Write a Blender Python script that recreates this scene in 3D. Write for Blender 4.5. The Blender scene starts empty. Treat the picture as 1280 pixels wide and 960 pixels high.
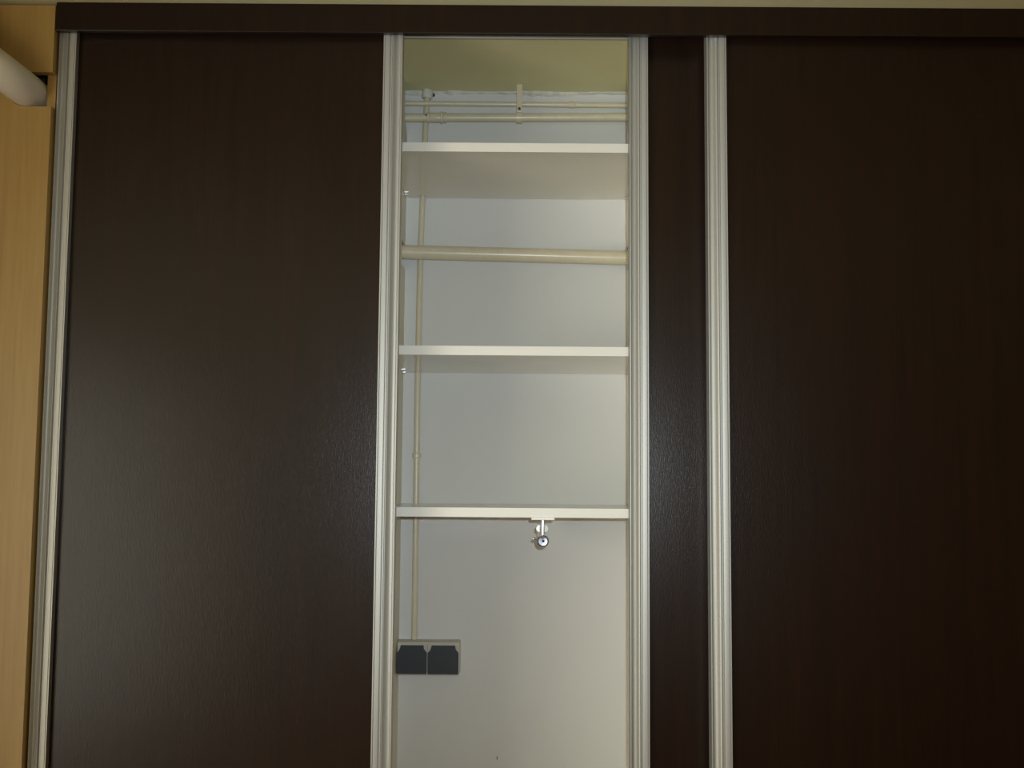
import bpy, bmesh, math, random
from mathutils import Vector, Matrix

C = bpy.context.scene
COL = C.collection
random.seed(4)

# ------------------------------------------------------------------ camera
cam_d = bpy.data.cameras.new('camera'); cam = bpy.data.objects.new('camera', cam_d); COL.objects.link(cam)
cam_d.sensor_width = 36.0; cam_d.lens = 1390.0 / 1280.0 * 36.0; cam_d.clip_start = 0.02
yaw, pitch, roll = math.radians(0.136), math.radians(4.971), math.radians(-0.451)
fw = Vector((-math.sin(yaw)*math.cos(pitch), math.cos(yaw)*math.cos(pitch), math.sin(pitch)))
rt = Vector((math.cos(yaw), math.sin(yaw), 0)); dn = fw.cross(rt)
r2 = rt*math.cos(roll) + dn*math.sin(roll); d2 = -rt*math.sin(roll) + dn*math.cos(roll)
cam.matrix_world = Matrix((( r2.x, -d2.x, -fw.x, 0.0), (r2.y, -d2.y, -fw.y, 0.0), (r2.z, -d2.z, -fw.z, 1.5), (0, 0, 0, 1)))
C.camera = cam

# ------------------------------------------------------------------ light and exposure
C.view_settings.view_transform = 'Standard'; C.view_settings.look = 'None'
C.view_settings.exposure = 0.0; C.view_settings.gamma = 1.0; C.view_settings.use_curve_mapping = False
try: C.cycles.blur_glossy = 0.0
except Exception: pass

world = bpy.data.worlds.new('world'); C.world = world; world.use_nodes = True
bg = world.node_tree.nodes['Background']; bg.inputs[0].default_value = (0.75, 0.87, 1.0, 1); bg.inputs[1].default_value = 1.0

# daylight through the window in the wall to the left, behind the camera
WX, WY0, WY1, WZ0, WZ1 = -2.2, -3.0, 0.20, 0.22, 2.05
win_l = bpy.data.lights.new('window_daylight', 'AREA'); win_l.shape = 'RECTANGLE'
win_l.size = WY1 - WY0; win_l.size_y = WZ1 - WZ0; win_l.energy = 118.0; win_l.color = (1.0, 0.92, 0.70)
wl = bpy.data.objects.new('window_daylight', win_l); COL.objects.link(wl)
wl.location = (WX-0.11, (WY0+WY1)/2, (WZ0+WZ1)/2); wl.rotation_euler = (math.radians(90), 0, math.radians(-90))

# the camera's own flash, a little above and right of the lens
fl_d = bpy.data.lights.new('camera_flash', 'SPOT'); fl_d.energy = 69.0; fl_d.color = (0.85, 0.95, 1.0)
fl_d.spot_size = math.radians(65); fl_d.spot_blend = 1.0; fl_d.shadow_soft_size = 0.008
fl = bpy.data.objects.new('camera_flash', fl_d); COL.objects.link(fl)
fl.location = (0.035, -0.01, 1.54)
fl.rotation_euler = Vector((0.0, 2.1, 0.195)).to_track_quat('-Z', 'Y').to_euler()

# ------------------------------------------------------------------ materials
def nodes(name):
    m = bpy.data.materials.new(name); m.use_nodes = True
    nt = m.node_tree; return m, nt, nt.nodes['Principled BSDF']

def link(nt, a, b): nt.links.new(a, b)

def coords(nt, scale):
    tc = nt.nodes.new('ShaderNodeTexCoord'); mp = nt.nodes.new('ShaderNodeMapping')
    mp.inputs['Scale'].default_value = scale
    link(nt, tc.outputs['Object'], mp.inputs['Vector']); return mp.outputs['Vector']

def noise(nt, vec, scale, detail=4.0, rough=0.55):
    n = nt.nodes.new('ShaderNodeTexNoise'); n.inputs['Scale'].default_value = scale
    n.inputs['Detail'].default_value = detail; n.inputs['Roughness'].default_value = rough
    link(nt, vec, n.inputs['Vector']); return n.outputs['Fac']

def ramp(nt, fac, stops):
    r = nt.nodes.new('ShaderNodeValToRGB'); e = r.color_ramp.elements
    while len(e) < len(stops): e.new(0.5)
    for k, (p, c) in enumerate(stops): e[k].position = p; e[k].color = (*c, 1)
    link(nt, fac, r.inputs['Fac']); return r.outputs['Color']

def bump(nt, p, fac, strength, dist):
    b = nt.nodes.new('ShaderNodeBump'); b.inputs['Strength'].default_value = strength; b.inputs['Distance'].default_value = dist
    link(nt, fac, b.inputs['Height']); link(nt, b.outputs['Normal'], p.inputs['Normal'])

def plain(name, col, rough, var=0.06, scale=6.0, bmp=0.0, bscale=180.0, metallic=0.0, ior=1.45):
    m, nt, p = nodes(name)
    p.inputs['Roughness'].default_value = rough; p.inputs['Metallic'].default_value = metallic; p.inputs['IOR'].default_value = ior
    v = coords(nt, (1, 1, 1)); f = noise(nt, v, scale)
    lo = tuple(c*(1-var) for c in col); hi = tuple(min(1, c*(1+var)) for c in col)
    link(nt, ramp(nt, f, [(0.3, lo), (0.7, hi)]), p.inputs['Base Color'])
    if bmp: bump(nt, p, noise(nt, v, bscale), bmp, 0.001)
    return m

def wenge():
    m, nt, p = nodes('wenge_laminate')
    v = coords(nt, (1, 1, 0.035)); g = noise(nt, v, 38, 5, 0.6); g2 = noise(nt, v, 240, 3, 0.6)
    mix = nt.nodes.new('ShaderNodeMath'); mix.operation = 'MULTIPLY_ADD'; mix.inputs[1].default_value = 0.45
    link(nt, g2, mix.inputs[0])
    sc = nt.nodes.new('ShaderNodeMath'); sc.operation = 'MULTIPLY'; sc.inputs[1].default_value = 0.55
    link(nt, g, sc.inputs[0]); link(nt, sc.outputs[0], mix.inputs[2])
    link(nt, ramp(nt, mix.outputs[0], [(0.30, (0.0095, 0.0046, 0.0027)), (0.52, (0.0150, 0.0068, 0.0040)), (0.72, (0.0225, 0.0088, 0.0048))]), p.inputs['Base Color'])
    p.inputs['Roughness'].default_value = 0.28; p.inputs['IOR'].default_value = 1.37
    vb = coords(nt, (1, 1, 0.12)); bump(nt, p, noise(nt, vb, 700, 2, 0.6), 0.28, 0.0006)
    return m

def beech():
    m, nt, p = nodes('beech_laminate')
    v = coords(nt, (1, 1, 0.04)); g = noise(nt, v, 30, 5, 0.6); g2 = noise(nt, v, 170, 3, 0.6)
    ad = nt.nodes.new('ShaderNodeMath'); ad.operation = 'MULTIPLY_ADD'; ad.inputs[1].default_value = 0.5
    sc = nt.nodes.new('ShaderNodeMath'); sc.operation = 'MULTIPLY'; sc.inputs[1].default_value = 0.5
    link(nt, g2, ad.inputs[0]); link(nt, g, sc.inputs[0]); link(nt, sc.outputs[0], ad.inputs[2])
    link(nt, ramp(nt, ad.outputs[0], [(0.3, (0.35, 0.205, 0.055)), (0.55, (0.42, 0.265, 0.078)), (0.75, (0.46, 0.30, 0.092))]), p.inputs['Base Color'])
    p.inputs['Roughness'].default_value = 0.42
    return m

def aluminium():
    m, nt, p = nodes('anodised_aluminium')
    v = coords(nt, (1, 1, 0.3)); g = noise(nt, v, 3, 2)
    link(nt, ramp(nt, g, [(0.3, (0.46, 0.46, 0.435)), (0.7, (0.48, 0.48, 0.455))]), p.inputs['Base Color'])
    p.inputs['Metallic'].default_value = 0.60; p.inputs['Roughness'].default_value = 0.50
    return m

def enamel():
    m, nt, p = nodes('cream_enamel_paint')
    v = coords(nt, (1, 1, 1)); g = noise(nt, v, 45, 5, 0.65)
    link(nt, ramp(nt, g, [(0.24, (0.58, 0.51, 0.37)), (0.32, (0.67, 0.61, 0.46)), (0.7, (0.71, 0.66, 0.51))]), p.inputs['Base Color'])
    p.inputs['Roughness'].default_value = 0.28
    bump(nt, p, noise(nt, v, 120, 3), 0.25, 0.001)
    return m

def rust():
    return plain('rust_stain', (0.10, 0.045, 0.02), 0.8, 0.4, 60)

def glass():
    m = bpy.data.materials.new('window_glass'); m.use_nodes = True; nt = m.node_tree
    nt.nodes.clear(); o = nt.nodes.new('ShaderNodeOutputMaterial'); mx = nt.nodes.new('ShaderNodeMixShader')
    t = nt.nodes.new('ShaderNodeBsdfTransparent'); g = nt.nodes.new('ShaderNodeBsdfGlossy'); g.inputs['Roughness'].default_value = 0.02
    fr = nt.nodes.new('ShaderNodeLayerWeight'); fr.inputs['Blend'].default_value = 0.12
    link(nt, fr.outputs['Facing'], mx.inputs[0]); link(nt, t.outputs[0], mx.inputs[1]); link(nt, g.outputs[0], mx.inputs[2])
    link(nt, mx.outputs[0], o.inputs['Surface']); return m

M = dict(
    wenge=wenge(), beech=beech(), alu=aluminium(), enamel=enamel(), rust=rust(), glass=glass(),
    laminate=plain('cream_laminate', (0.80, 0.77, 0.66), 0.15, 0.02, 4, ior=1.5),
    edge=plain('white_edge_band', (0.88, 0.86, 0.80), 0.40, 0.01, 4),
    side=plain('cream_side_laminate', (0.72, 0.66, 0.50), 0.35, 0.02, 4),
    plaster=plain('pale_wall_paint', (0.70, 0.705, 0.70), 0.75, 0.025, 3, 0.12, 90),
    ceil=plain('ceiling_paint', (0.78, 0.75, 0.46), 0.8, 0.03, 5, 0.10, 60),
    bead=plain('rough_white_plaster', (0.70, 0.69, 0.64), 0.8, 0.15, 60, 0.6, 120),
    room=plain('room_wall_paint', (0.34, 0.30, 0.21), 0.85, 0.03, 3),
    floor=plain('floor_boards', (0.26, 0.13, 0.06), 0.5, 0.2, 5),
    tube=plain('white_plastic_tube', (0.78, 0.75, 0.66), 0.42, 0.02, 8),
    chrome=plain('chrome', (0.82, 0.83, 0.86), 0.12, 0.02, 8, metallic=1.0),
    steel=plain('blue_grey_chrome', (0.42, 0.45, 0.55), 0.22, 0.02, 8, metallic=1.0),
    white=plain('white_painted_metal', (0.94, 0.95, 0.94), 0.3, 0.01, 8),
    black=plain('black_hole', (0.01, 0.01, 0.012), 0.7, 0.1, 8),
    flap=plain('anthracite_plastic', (0.018, 0.022, 0.030), 0.42, 0.1, 20, 0.1, 400),
    house=plain('beige_grey_plastic', (0.55, 0.52, 0.44), 0.45, 0.02, 20),
    frame=plain('white_window_frame', (0.85, 0.85, 0.83), 0.4, 0.01, 6),
)

# ------------------------------------------------------------------ helpers
def obj(name, bm, mat, parent=None, smooth=False):
    bmesh.ops.recalc_face_normals(bm, faces=bm.faces)
    me = bpy.data.meshes.new(name); bm.to_mesh(me); bm.free()
    me.materials.append(mat)
    if smooth:
        for p in me.polygons: p.use_smooth = True
        try: me.set_sharp_from_angle(angle=math.radians(35))
        except Exception: pass
    o = bpy.data.objects.new(name, me); COL.objects.link(o)
    if parent:
        o.parent = parent
        o.matrix_parent_inverse = Matrix.Translation(-Vector(parent.location))
    return o

def tag(o, label, cat, group=None):
    o['label'] = label; o['category'] = cat
    if group: o['group'] = group
    return o

def thing(name, label, cat, loc, group=None):
    o = bpy.data.objects.new(name, None); COL.objects.link(o); o.location = loc; o.empty_display_size = 0.05
    return tag(o, label, cat, group)

def structure(o): o['kind'] = 'structure'; return o

def box(bm, x0, x1, y0, y1, z0, z1, bev=0.0):
    vs = [bm.verts.new((x, y, z)) for x in (x0, x1) for y in (y0, y1) for z in (z0, z1)]
    fs = [bm.faces.new([vs[i] for i in q]) for q in ((0,1,3,2),(4,6,7,5),(0,4,5,1),(2,3,7,6),(0,2,6,4),(1,5,7,3))]
    if bev:
        es = set(e for f in fs for e in f.edges)
        bmesh.ops.bevel(bm, geom=list(es), offset=bev, segments=2, affect='EDGES', profile=0.6)
    return bm

def boxm(*a, **k): return box(bmesh.new(), *a, **k)

def prism(bm, pts, axis, a, b):
    """extrude a closed 2D outline along an axis: x -> (y,z), y -> (x,z), z -> (x,y)"""
    def P(p, t): return {'x': (t, p[0], p[1]), 'y': (p[0], t, p[1]), 'z': (p[0], p[1], t)}[axis]
    A = [bm.verts.new(P(p, a)) for p in pts]; B = [bm.verts.new(P(p, b)) for p in pts]
    n = len(pts)
    for i in range(n): bm.faces.new((A[i], A[(i+1) % n], B[(i+1) % n], B[i]))
    bm.faces.new(A); bm.faces.new(B[::-1])
    return bm

def tube(bm, path, radii, seg=20, cap=True):
    """sweep a circle along a polyline"""
    path = [Vector(p) for p in path]
    if not hasattr(radii, '__len__'): radii = [radii]*len(path)
    rings = []; ref = None
    for i, p in enumerate(path):
        t = (path[min(i+1, len(path)-1)] - path[max(i-1, 0)]).normalized()
        if ref is None:
            ref = Vector((0, 0, 1)) if abs(t.z) < 0.9 else Vector((0, 1, 0))
        u = (ref - t*ref.dot(t)).normalized(); w = t.cross(u); ref = u
        rings.append([bm.verts.new(p + (u*math.cos(2*math.pi*k/seg) + w*math.sin(2*math.pi*k/seg))*radii[i]) for k in range(seg)])
    for a, b in zip(rings, rings[1:]):
        for k in range(seg): bm.faces.new((a[k], a[(k+1) % seg], b[(k+1) % seg], b[k]))
    if cap: bm.faces.new(rings[0][::-1]); bm.faces.new(rings[-1])
    return bm

def tubem(*a, **k): return tube(bmesh.new(), *a, **k)

# ------------------------------------------------------------------ the room
ZC = 2.404                    # ceiling
YW = 2.53                     # back wall inside the wardrobe
XL, XR, YF = WX, 4.2, -4.3
structure(obj('floor', boxm(XL, XR, YF, YW, -0.1, 0.0), M['floor']))
structure(obj('ceiling', boxm(XL-0.1, XR+0.1, YF-0.1, YW+0.1, ZC, ZC+0.1), M['ceil']))
structure(obj('wall_back', boxm(XL, XR, YW, YW+0.1, -0.1, ZC), M['plaster']))
structure(obj('wall_front', boxm(XL, XR, YF-0.1, YF, -0.1, ZC), M['room']))
structure(obj('wall_right', boxm(XR, XR+0.1, YF, YW+0.1, -0.1, ZC), M['room']))
bm = bmesh.new()
box(bm, XL-0.1, XL, YF, WY0, -0.1, ZC); box(bm, XL-0.1, XL, WY1, YW+0.1, -0.1, ZC)
box(bm, XL-0.1, XL, WY0, WY1, -0.1, WZ0); box(bm, XL-0.1, XL, WY0, WY1, WZ1, ZC)
structure(obj('wall_left', bm, M['room']))
win = bpy.data.objects.new('window_1', None); COL.objects.link(win); win.location = (WX-0.05, (WY0+WY1)/2, WZ0); structure(win)
bm = bmesh.new(); f = 0.05; ym = (WY0+WY1)/2; a, b = WX-0.085, WX-0.045
box(bm, a, b, WY0, WY1, WZ0, WZ0+f); box(bm, a, b, WY0, WY1, WZ1-f, WZ1)
box(bm, a, b, WY0, WY0+f, WZ0+f, WZ1-f); box(bm, a, b, WY1-f, WY1, WZ0+f, WZ1-f)
box(bm, a, b, ym-f/2, ym+f/2, WZ0+f, WZ1-f)
obj('window_frame', bm, M['frame'], win)
for y0, y1 in ((WY0+f, ym-f/2), (ym+f/2, WY1-f)):
    obj('pane', boxm(WX-0.068, WX-0.062, y0, y1, WZ0+f, WZ1-f), M['glass'], win)

# uneven plaster fillet where the back wall meets the ceiling
bm = bmesh.new(); n = 150; rows = []
for i in range(n+1):
    x = -0.9 + 1.85*i/n
    w = 0.009 + 0.003*math.sin(x*31+1) + random.uniform(-0.002, 0.002)
    h = 0.008 + 0.003*math.sin(x*23) + random.uniform(-0.002, 0.002)
    if -0.195 < x < -0.17: w, h = 0.003, 0.003
    rows.append([bm.verts.new(p) for p in ((x, YW+0.002, ZC+0.002), (x, YW-w, ZC+0.002), (x, YW-w*0.62, ZC-h*0.45+random.uniform(-0.001, 0.001)), (x, YW+0.002, ZC-h))])
for a, b in zip(rows, rows[1:]):
    for k in range(4): bm.faces.new((a[k], a[(k+1) % 4], b[(k+1) % 4], b[k]))
bm.faces.new(rows[0]); bm.faces.new(rows[-1][::-1])
trim = structure(obj('trim_1', bm, M['bead']))
bm = bmesh.new(); bmesh.ops.create_icosphere(bm, subdivisions=2, radius=1.0, matrix=Matrix.Translation((-0.196, 2.522, 2.3935)) @ Matrix.Diagonal((0.0055, 0.004, 0.0042, 1)))
obj('gap', bm, M['black'], trim, True)
obj('scuff', boxm(-0.0335, -0.0318, YW-0.0006, YW+0.0005, 0.8835, 0.8905), M['rust'], bpy.data.objects['wall_back'])

# ------------------------------------------------------------------ beech cabinet at the left, with a notch for the white tube
BX = -0.8815
cab = thing('beech_cabinet', 'tall light beech cabinet at the left edge, notched around a white tube', 'cabinet', (-1.53, 2.05, 0))
pts = [(-2.19, 0.0), (BX, 0.0), (BX, 2.199)] + [(-0.9325-0.0334*math.sin(t), 2.2325-0.0334*math.cos(t)) for t in [math.pi/2*k/8 for k in range(9)]] + [(-0.9659, 2.266), (BX, 2.266), (BX, 2.397), (-2.19, 2.397)]
obj('front_panel', prism(bmesh.new(), pts, 'y', 2.05, 2.068), M['beech'], cab)
obj('side_panel', boxm(BX-0.0165, BX, 2.0685, YW-0.002, 0, 2.397), M['beech'], cab)
obj('side_panel', boxm(-2.19, -2.1725, 2.0685, YW-0.002, 0, 2.397), M['beech'], cab)
obj('top_panel', boxm(-2.172, BX-0.017, 2.0685, YW-0.002, 2.379, 2.397), M['beech'], cab)

# the tube: runs down across the cabinet front and turns into the notch
p0, p1 = Vector((-1.10, 1.967, 2.3536)), Vector((-0.985, 1.978, 2.2705))
k0, k1 = Vector((-1.17, 1.966, 2.366)), Vector((-1.117, 1.966, 2.366))
path = [Vector((XL+0.001, 1.966, 2.366)), Vector((-1.4, 1.966, 2.366)), k0]
for i in range(1, 9):
    t = i/8; path.append(k0*(1-t)**2 + k1*2*t*(1-t) + p0*t*t)
for i in range(1, 6): path.append(p0.lerp(p1, i/5))
q1 = Vector((-0.933, 1.995, 2.2325)); q2 = Vector((-0.9325, 2.06, 2.2325))
for i in range(1, 13):
    t = i/12; path.append(p1*(1-t)**2 + q1*2*t*(1-t) + q2*t*t)
path += [Vector((-0.9325, 2.12, 2.2325)), Vector((-0.9325, 2.22, 2.2325))]
tag(obj('white_tube', tubem(path, 0.0325, 32), M['tube'], None, True), 'thick white plastic tube slanting down into the notch of the beech cabinet', 'tube')

# ------------------------------------------------------------------ wardrobe front: pelmet, track, three sliding doors
tag(obj('pelmet_board', boxm(-0.8797, 1.03, 2.05, 2.062, 2.3475, 2.4035, bev=0.001), M['wenge']), 'dark wenge pelmet board along the ceiling above the sliding doors', 'pelmet')
tr = thing('door_track', 'thin aluminium sliding track under the ceiling behind the pelmet board', 'track', (0.0, 2.106, 2.38))
obj('channel', boxm(-0.876, 1.03, 2.0625, 2.150, 2.3875, 2.4035), M['alu'], tr)
for y in (2.0632, 2.103):
    obj('fin', boxm(-0.876, 1.03, y, y+0.0018, 2.3805, 2.3874), M['alu'], tr)
pts = [(2.1470, 2.3874), (2.1470, 2.3812), (2.1452, 2.3808), (2.1452, 2.3797), (2.1478, 2.3793), (2.1478, 2.3772), (2.1500, 2.3772), (2.1500, 2.3874)]
obj('fin', prism(bmesh.new(), pts, 'x', -0.876, 1.03), M['alu'], tr)

STILE = [(0.0, 0.0), (0.055, 0.0), (0.075, 0.0035), (0.12, 0.0068), (0.20, 0.0074), (0.29, 0.0060), (0.37, 0.0036), (0.43, 0.0014),
         (0.475, 0.0002), (0.51, 0.0), (0.535, 0.0014), (0.565, 0.0045), (0.635, 0.0045), (0.66, 0.0012), (0.70, 0.0007), (0.90, 0.0009),
         (0.925, 0.0020), (0.945, 0.0003), (1.0, 0.0003)]
def stile_bm(x_out, x_in, y):
    """extruded handle profile: x_out is the grip edge, x_in meets the panel"""
    w = x_in - x_out
    pts = [(x_out + w*u, y + d) for u, d in STILE]
    pts += [(x_in, y+0.030), (x_out, y+0.030)]
    return prism(bmesh.new(), pts, 'z', 0.02, 2.379)

def sliding_door(label, x0, x1, y, wl=0.0345, wr=0.0345):
    t = thing('sliding_door', label, 'sliding door', ((x0+x1)/2, y, 0.02), 'wenge sliding wardrobe doors')
    obj('stile', stile_bm(x0, x0+wl, y), M['alu'], t, True)
    obj('stile', stile_bm(x1, x1-wr, y), M['alu'], t, True)
    obj('panel', boxm(x0+wl+0.0002, x1-wr-0.0002, y+0.014, y+0.024, 0.045, 2.378), M['wenge'], t)
    obj('bottom_rail', boxm(x0+wl+0.0002, x1-wr-0.0002, y+0.006, y+0.030, 0.02, 0.0448), M['alu'], t)
    return t
sliding_door('dark wenge sliding door left of the open compartment, in aluminium stiles', -0.8775, -0.2195, 2.065, 0.0325, 0.0362)
sliding_door('narrow visible strip of dark wenge door, sliding behind the right door', 0.2195, 0.8775, 2.1075, 0.0358, 0.0358)
sliding_door('dark wenge sliding door at the far right, in front of another door', 0.3625, 1.0205, 2.065, 0.0375, 0.0375)

# ------------------------------------------------------------------ compartment: side panels and shelves
YS = 2.16
def partition(label, x0, x1):
    # outline in (y, z): cut back at the top and around the big pipe
    pts = [(YS, 0.0), (YW-0.001, 0.0), (YW-0.001, 1.982), (2.447, 1.982), (2.447, 2.036), (YW-0.001, 2.036),
           (YW-0.001, 2.300), (2.466, 2.322), (2.466, ZC-0.001), (YS, ZC-0.001)]
    return tag(obj('side_panel', prism(bmesh.new(), pts, 'x', x0, x1), M['side']), label, 'side panel', 'inner side panels of the wardrobe')
PX0, PX1 = -0.2545, 0.2570
partition('cream inner side panel left of the shelves, beside the thin upright pipe', PX0-0.018, PX0)
partition('cream inner side panel right of the shelves, behind the middle aluminium stile', PX1, PX1+0.018)

PIPE = [(-0.2080, 2.402), (-0.2110, 2.33), (-0.2150, 2.17), (-0.2180, 2.05), (-0.2195, 1.90), (-0.2205, 1.70), (-0.2200, 1.50), (-0.2195, 1.30), (-0.2193, 1.146)]
def pipe_x(z):
    for (xa, za), (xb, zb) in zip(PIPE, PIPE[1:]):
        if za >= z >= zb: return xa + (xb-xa)*(za-z)/(za-zb)
def shelf(label, z):
    t = thing('shelf', label, 'shelf', ((PX0+PX1)/2, YS, z), 'white shelves in the open compartment')
    px = pipe_x(z); a, b = PX0+0.0004, PX1-0.0004; yb = YW-0.001
    pts = [(a, YS+0.0013), (b, YS+0.0013), (b, yb), (px+0.010, yb), (px+0.0095, 2.507), (px, 2.5035), (px-0.0095, 2.507), (px-0.010, yb), (a, yb)]
    obj('board', prism(bmesh.new(), pts, 'z', z, z+0.018), M['laminate'], t)
    obj('edge_band', boxm(a, b, YS, YS+0.0012, z, z+0.018), M['edge'], t)
    for x, s in ((a, 1), (b, -1)):
        for y in (2.215, 2.487):
            m = tubem([(x, y, z-0.0028), (x+s*0.009, y, z-0.0028)], 0.0026, 10)
            obj('shelf_pin', m, M['chrome'], t, True)
    return t
shelf('highest white shelf, just below the thin horizontal ceiling pipes', 2.1505)
shelf('middle white shelf, between the thick cream pipe and the lowest shelf', 1.7440)
shelf('lowest white shelf, with the chrome pull-out rail hanging under it', 1.4296)

# ------------------------------------------------------------------ pipes
def ring(parent, name, centre, axis, r, half, mat=None):
    c = Vector(centre); a = Vector(axis).normalized()
    return obj(name, tubem([c-a*half, c-a*half*0.7, c+a*half*0.7, c+a*half], [r*0.86, r, r, r*0.86], 20), mat or M['enamel'], parent, True)

vp = tag(obj('upright_pipe', tubem([(x, 2.5185, z) for x, z in PIPE], 0.0068, 18), M['enamel'], None, True),
         'thin cream upright pipe running up the back wall from the socket to the ceiling', 'pipe', 'cream painted pipes')
ring(vp, 'coupling', (pipe_x(1.555), 2.5185, 1.555), (0, 0, 1), 0.0100, 0.006)
ring(vp, 'ceiling_collar', (-0.2080, 2.5185, 2.3935), (0.15, 0, 1), 0.0130, 0.010, M['bead'])

sp = tag(obj('upper_pipe', tubem([(-0.5, 2.497, 2.3655), (0.0, 2.497, 2.3640), (0.6, 2.497, 2.3625)], 0.0058, 16), M['enamel'], None, True),
         'thinnest horizontal cream pipe, topmost, right under the compartment ceiling', 'pipe', 'cream painted pipes')
ring(sp, 'coupling', (0.127, 2.497, 2.3637), (1, 0, 0), 0.0074, 0.007)

mp = tag(obj('lower_pipe', tubem([(-0.5, 2.490, 2.3262), (0.0, 2.490, 2.3303), (0.6, 2.490, 2.3372)], 0.0098, 20), M['enamel'], None, True),
         'cream horizontal pipe below the thinnest one, with a sleeve and a hanger strap', 'pipe', 'cream painted pipes')
ring(mp, 'sleeve', (-0.183, 2.490, 2.3288), (1, 0, 0), 0.0114, 0.019)
ring(mp, 'bead', (-0.172, 2.490, 2.3289), (1, 0, 0), 0.0136, 0.0035)
ring(mp, 'bead', (-0.2025, 2.490, 2.3287), (1, 0, 0), 0.0126, 0.0030)
ring(mp, 'bead', (-0.1635, 2.490, 2.3290), (1, 0, 0), 0.0124, 0.0028)
o = obj('rust_spot', bmesh.new(), M['rust'], mp)
bm = bmesh.new(); bmesh.ops.create_icosphere(bm, subdivisions=2, radius=0.0022, matrix=Matrix.Translation((-0.2075, 2.4805, 2.3322)))
bm.to_mesh(o.data); bm.free()

bp = tag(obj('thick_pipe', tubem([(-0.6, 2.474, 2.0190), (0.0, 2.474, 2.0075), (0.7, 2.474, 1.9938)], 0.0160, 32), M['enamel'], None, True),
         'thickest cream pipe crossing the back wall between the highest and middle shelves', 'pipe', 'cream painted pipes')

# strap hanger from the ceiling around the lower pipe
hg = thing('pipe_hanger', 'cream strap hanging from the ceiling and gripping the horizontal pipes', 'pipe hanger', (0.006, 2.476, 2.40))
obj('strap', boxm(-0.0003, 0.0123, 2.4735, 2.4785, 2.338, ZC-0.0005, bev=0.001), M['enamel'], hg)
bm = bmesh.new(); seg = 28; ro, ri = 0.0140, 0.0100
for i in range(seg):
    a0, a1 = 2*math.pi*i/seg, 2*math.pi*(i+1)/seg
    vs = []
    for a in (a0, a1):
        for r in (ri, ro):
            for x in (-0.0008, 0.0128):
                vs.append(bm.verts.new((x, 2.490+r*math.cos(a), 2.3304+r*math.sin(a))))
    for q in ((0, 4, 6, 2), (1, 3, 7, 5), (2, 6, 7, 3), (0, 1, 5, 4)): bm.faces.new([vs[k] for k in q])
bmesh.ops.remove_doubles(bm, verts=bm.verts, dist=1e-5)
obj('clamp', bm, M['enamel'], hg, True)
obj('clamp_screw', tubem([(0.006, 2.4732, 2.3455), (0.006, 2.4705, 2.3455)], 0.0030, 12), M['rust'], hg, True)

# ------------------------------------------------------------------ double wall socket
sk = thing('wall_socket', 'double wall socket with two anthracite flaps at the foot of the upright pipe', 'socket', (-0.185, YW, 1.11))
SX0, SX1, SZ0, SZ1 = -0.2535, -0.1160, 1.0745, 1.1455
obj('housing', boxm(SX0, SX1, 2.4795, YW-0.0005, SZ0, SZ1, bev=0.003), M['house'], sk)
def flap(x0, x1):
    w = x1 - x0; z0, z1 = SZ0+0.0035, SZ1-0.0065; h = z1-z0
    pts = [(0.02, 0.0), (0.98, 0.0), (1.0, 0.03), (1.0, 0.735), (0.90, 0.86), (0.885, 1.0), (0.125, 1.0), (0.11, 0.855), (0.0, 0.75), (0.0, 0.05)]
    m = prism(bmesh.new(), [(x0+w*u, z0+h*v) for u, v in pts], 'y', 2.4700, 2.4794)
    front = [e for e in m.edges if all(abs(v.co.y-2.47) < 1e-5 for v in e.verts)]
    bmesh.ops.bevel(m, geom=front, offset=0.0015, segments=2, affect='EDGES')
    f = obj('flap', m, M['flap'], sk)
    # raised lip along the top of the flap
    obj('lip', boxm(x0+w*0.15, x0+w*0.86, 2.4682, 2.4699, z1-0.0085, z1-0.0015), M['flap'], f)
flap(SX0+0.0006, -0.1877); flap(-0.1855, SX1-0.0022)
obj('seam', boxm(-0.18675, -0.18645, 2.4788, 2.4794, SZ0+0.004, SZ1-0.004), M['black'], sk)

# ------------------------------------------------------------------ chrome pull-out rail under the lowest shelf
RX = 0.0567
vr = thing('pullout_rail', 'small chrome pull-out hanging rail with round end disc under the lowest shelf', 'hanging rail', (RX, 2.17, 1.4296))
obj('mounting_plate', boxm(RX-0.0225, RX+0.0225, 2.1572, 2.44, 1.4250, 1.4294, bev=0.0012), M['white'], vr)
obj('stem', boxm(RX-0.0016, RX+0.0016, 2.163, 2.175, 1.3920, 1.4249, bev=0.0005), M['chrome'], vr)
obj('web', boxm(RX-0.0012, RX+0.0012, 2.182, 2.43, 1.3990, 1.4249, bev=0.0008), M['chrome'], vr)
dk = obj('end_disc', tubem([(RX, 2.1500, 1.3850), (RX, 2.1492, 1.3850), (RX, 2.1508, 1.3850), (RX, 2.1560, 1.3850), (RX, 2.1600, 1.3850)], [0.0030, 0.0085, 0.0110, 0.0116, 0.0108], 32), M['steel'], vr, True)
obj('screw_hole', tubem([(RX+0.0006, 2.1488, 1.3850), (RX+0.0006, 2.1505, 1.3850)], 0.0027, 16), M['black'], dk, True)
obj('rod', tubem([(RX, 2.1605, 1.3850), (RX, 2.43, 1.3850)], 0.0060, 16), M['chrome'], vr, True)
for s in (-1, 1):
    pts = [(RX+s*0.0048, 1.3990), (RX+s*0.0105, 1.4015), (RX+s*0.0120, 1.4065), (RX+s*0.0090, 1.4125), (RX+s*0.0048, 1.4130)]
    obj('wing_nut', prism(bmesh.new(), pts, 'y', 2.215, 2.222), M['white'], vr)
obj('side_knob', tubem([(RX-0.0062, 2.20, 1.3870), (RX-0.0165, 2.20, 1.3870), (RX-0.0185, 2.20, 1.3870)], [0.0022, 0.0026, 0.0016], 12), M['chrome'], vr, True)
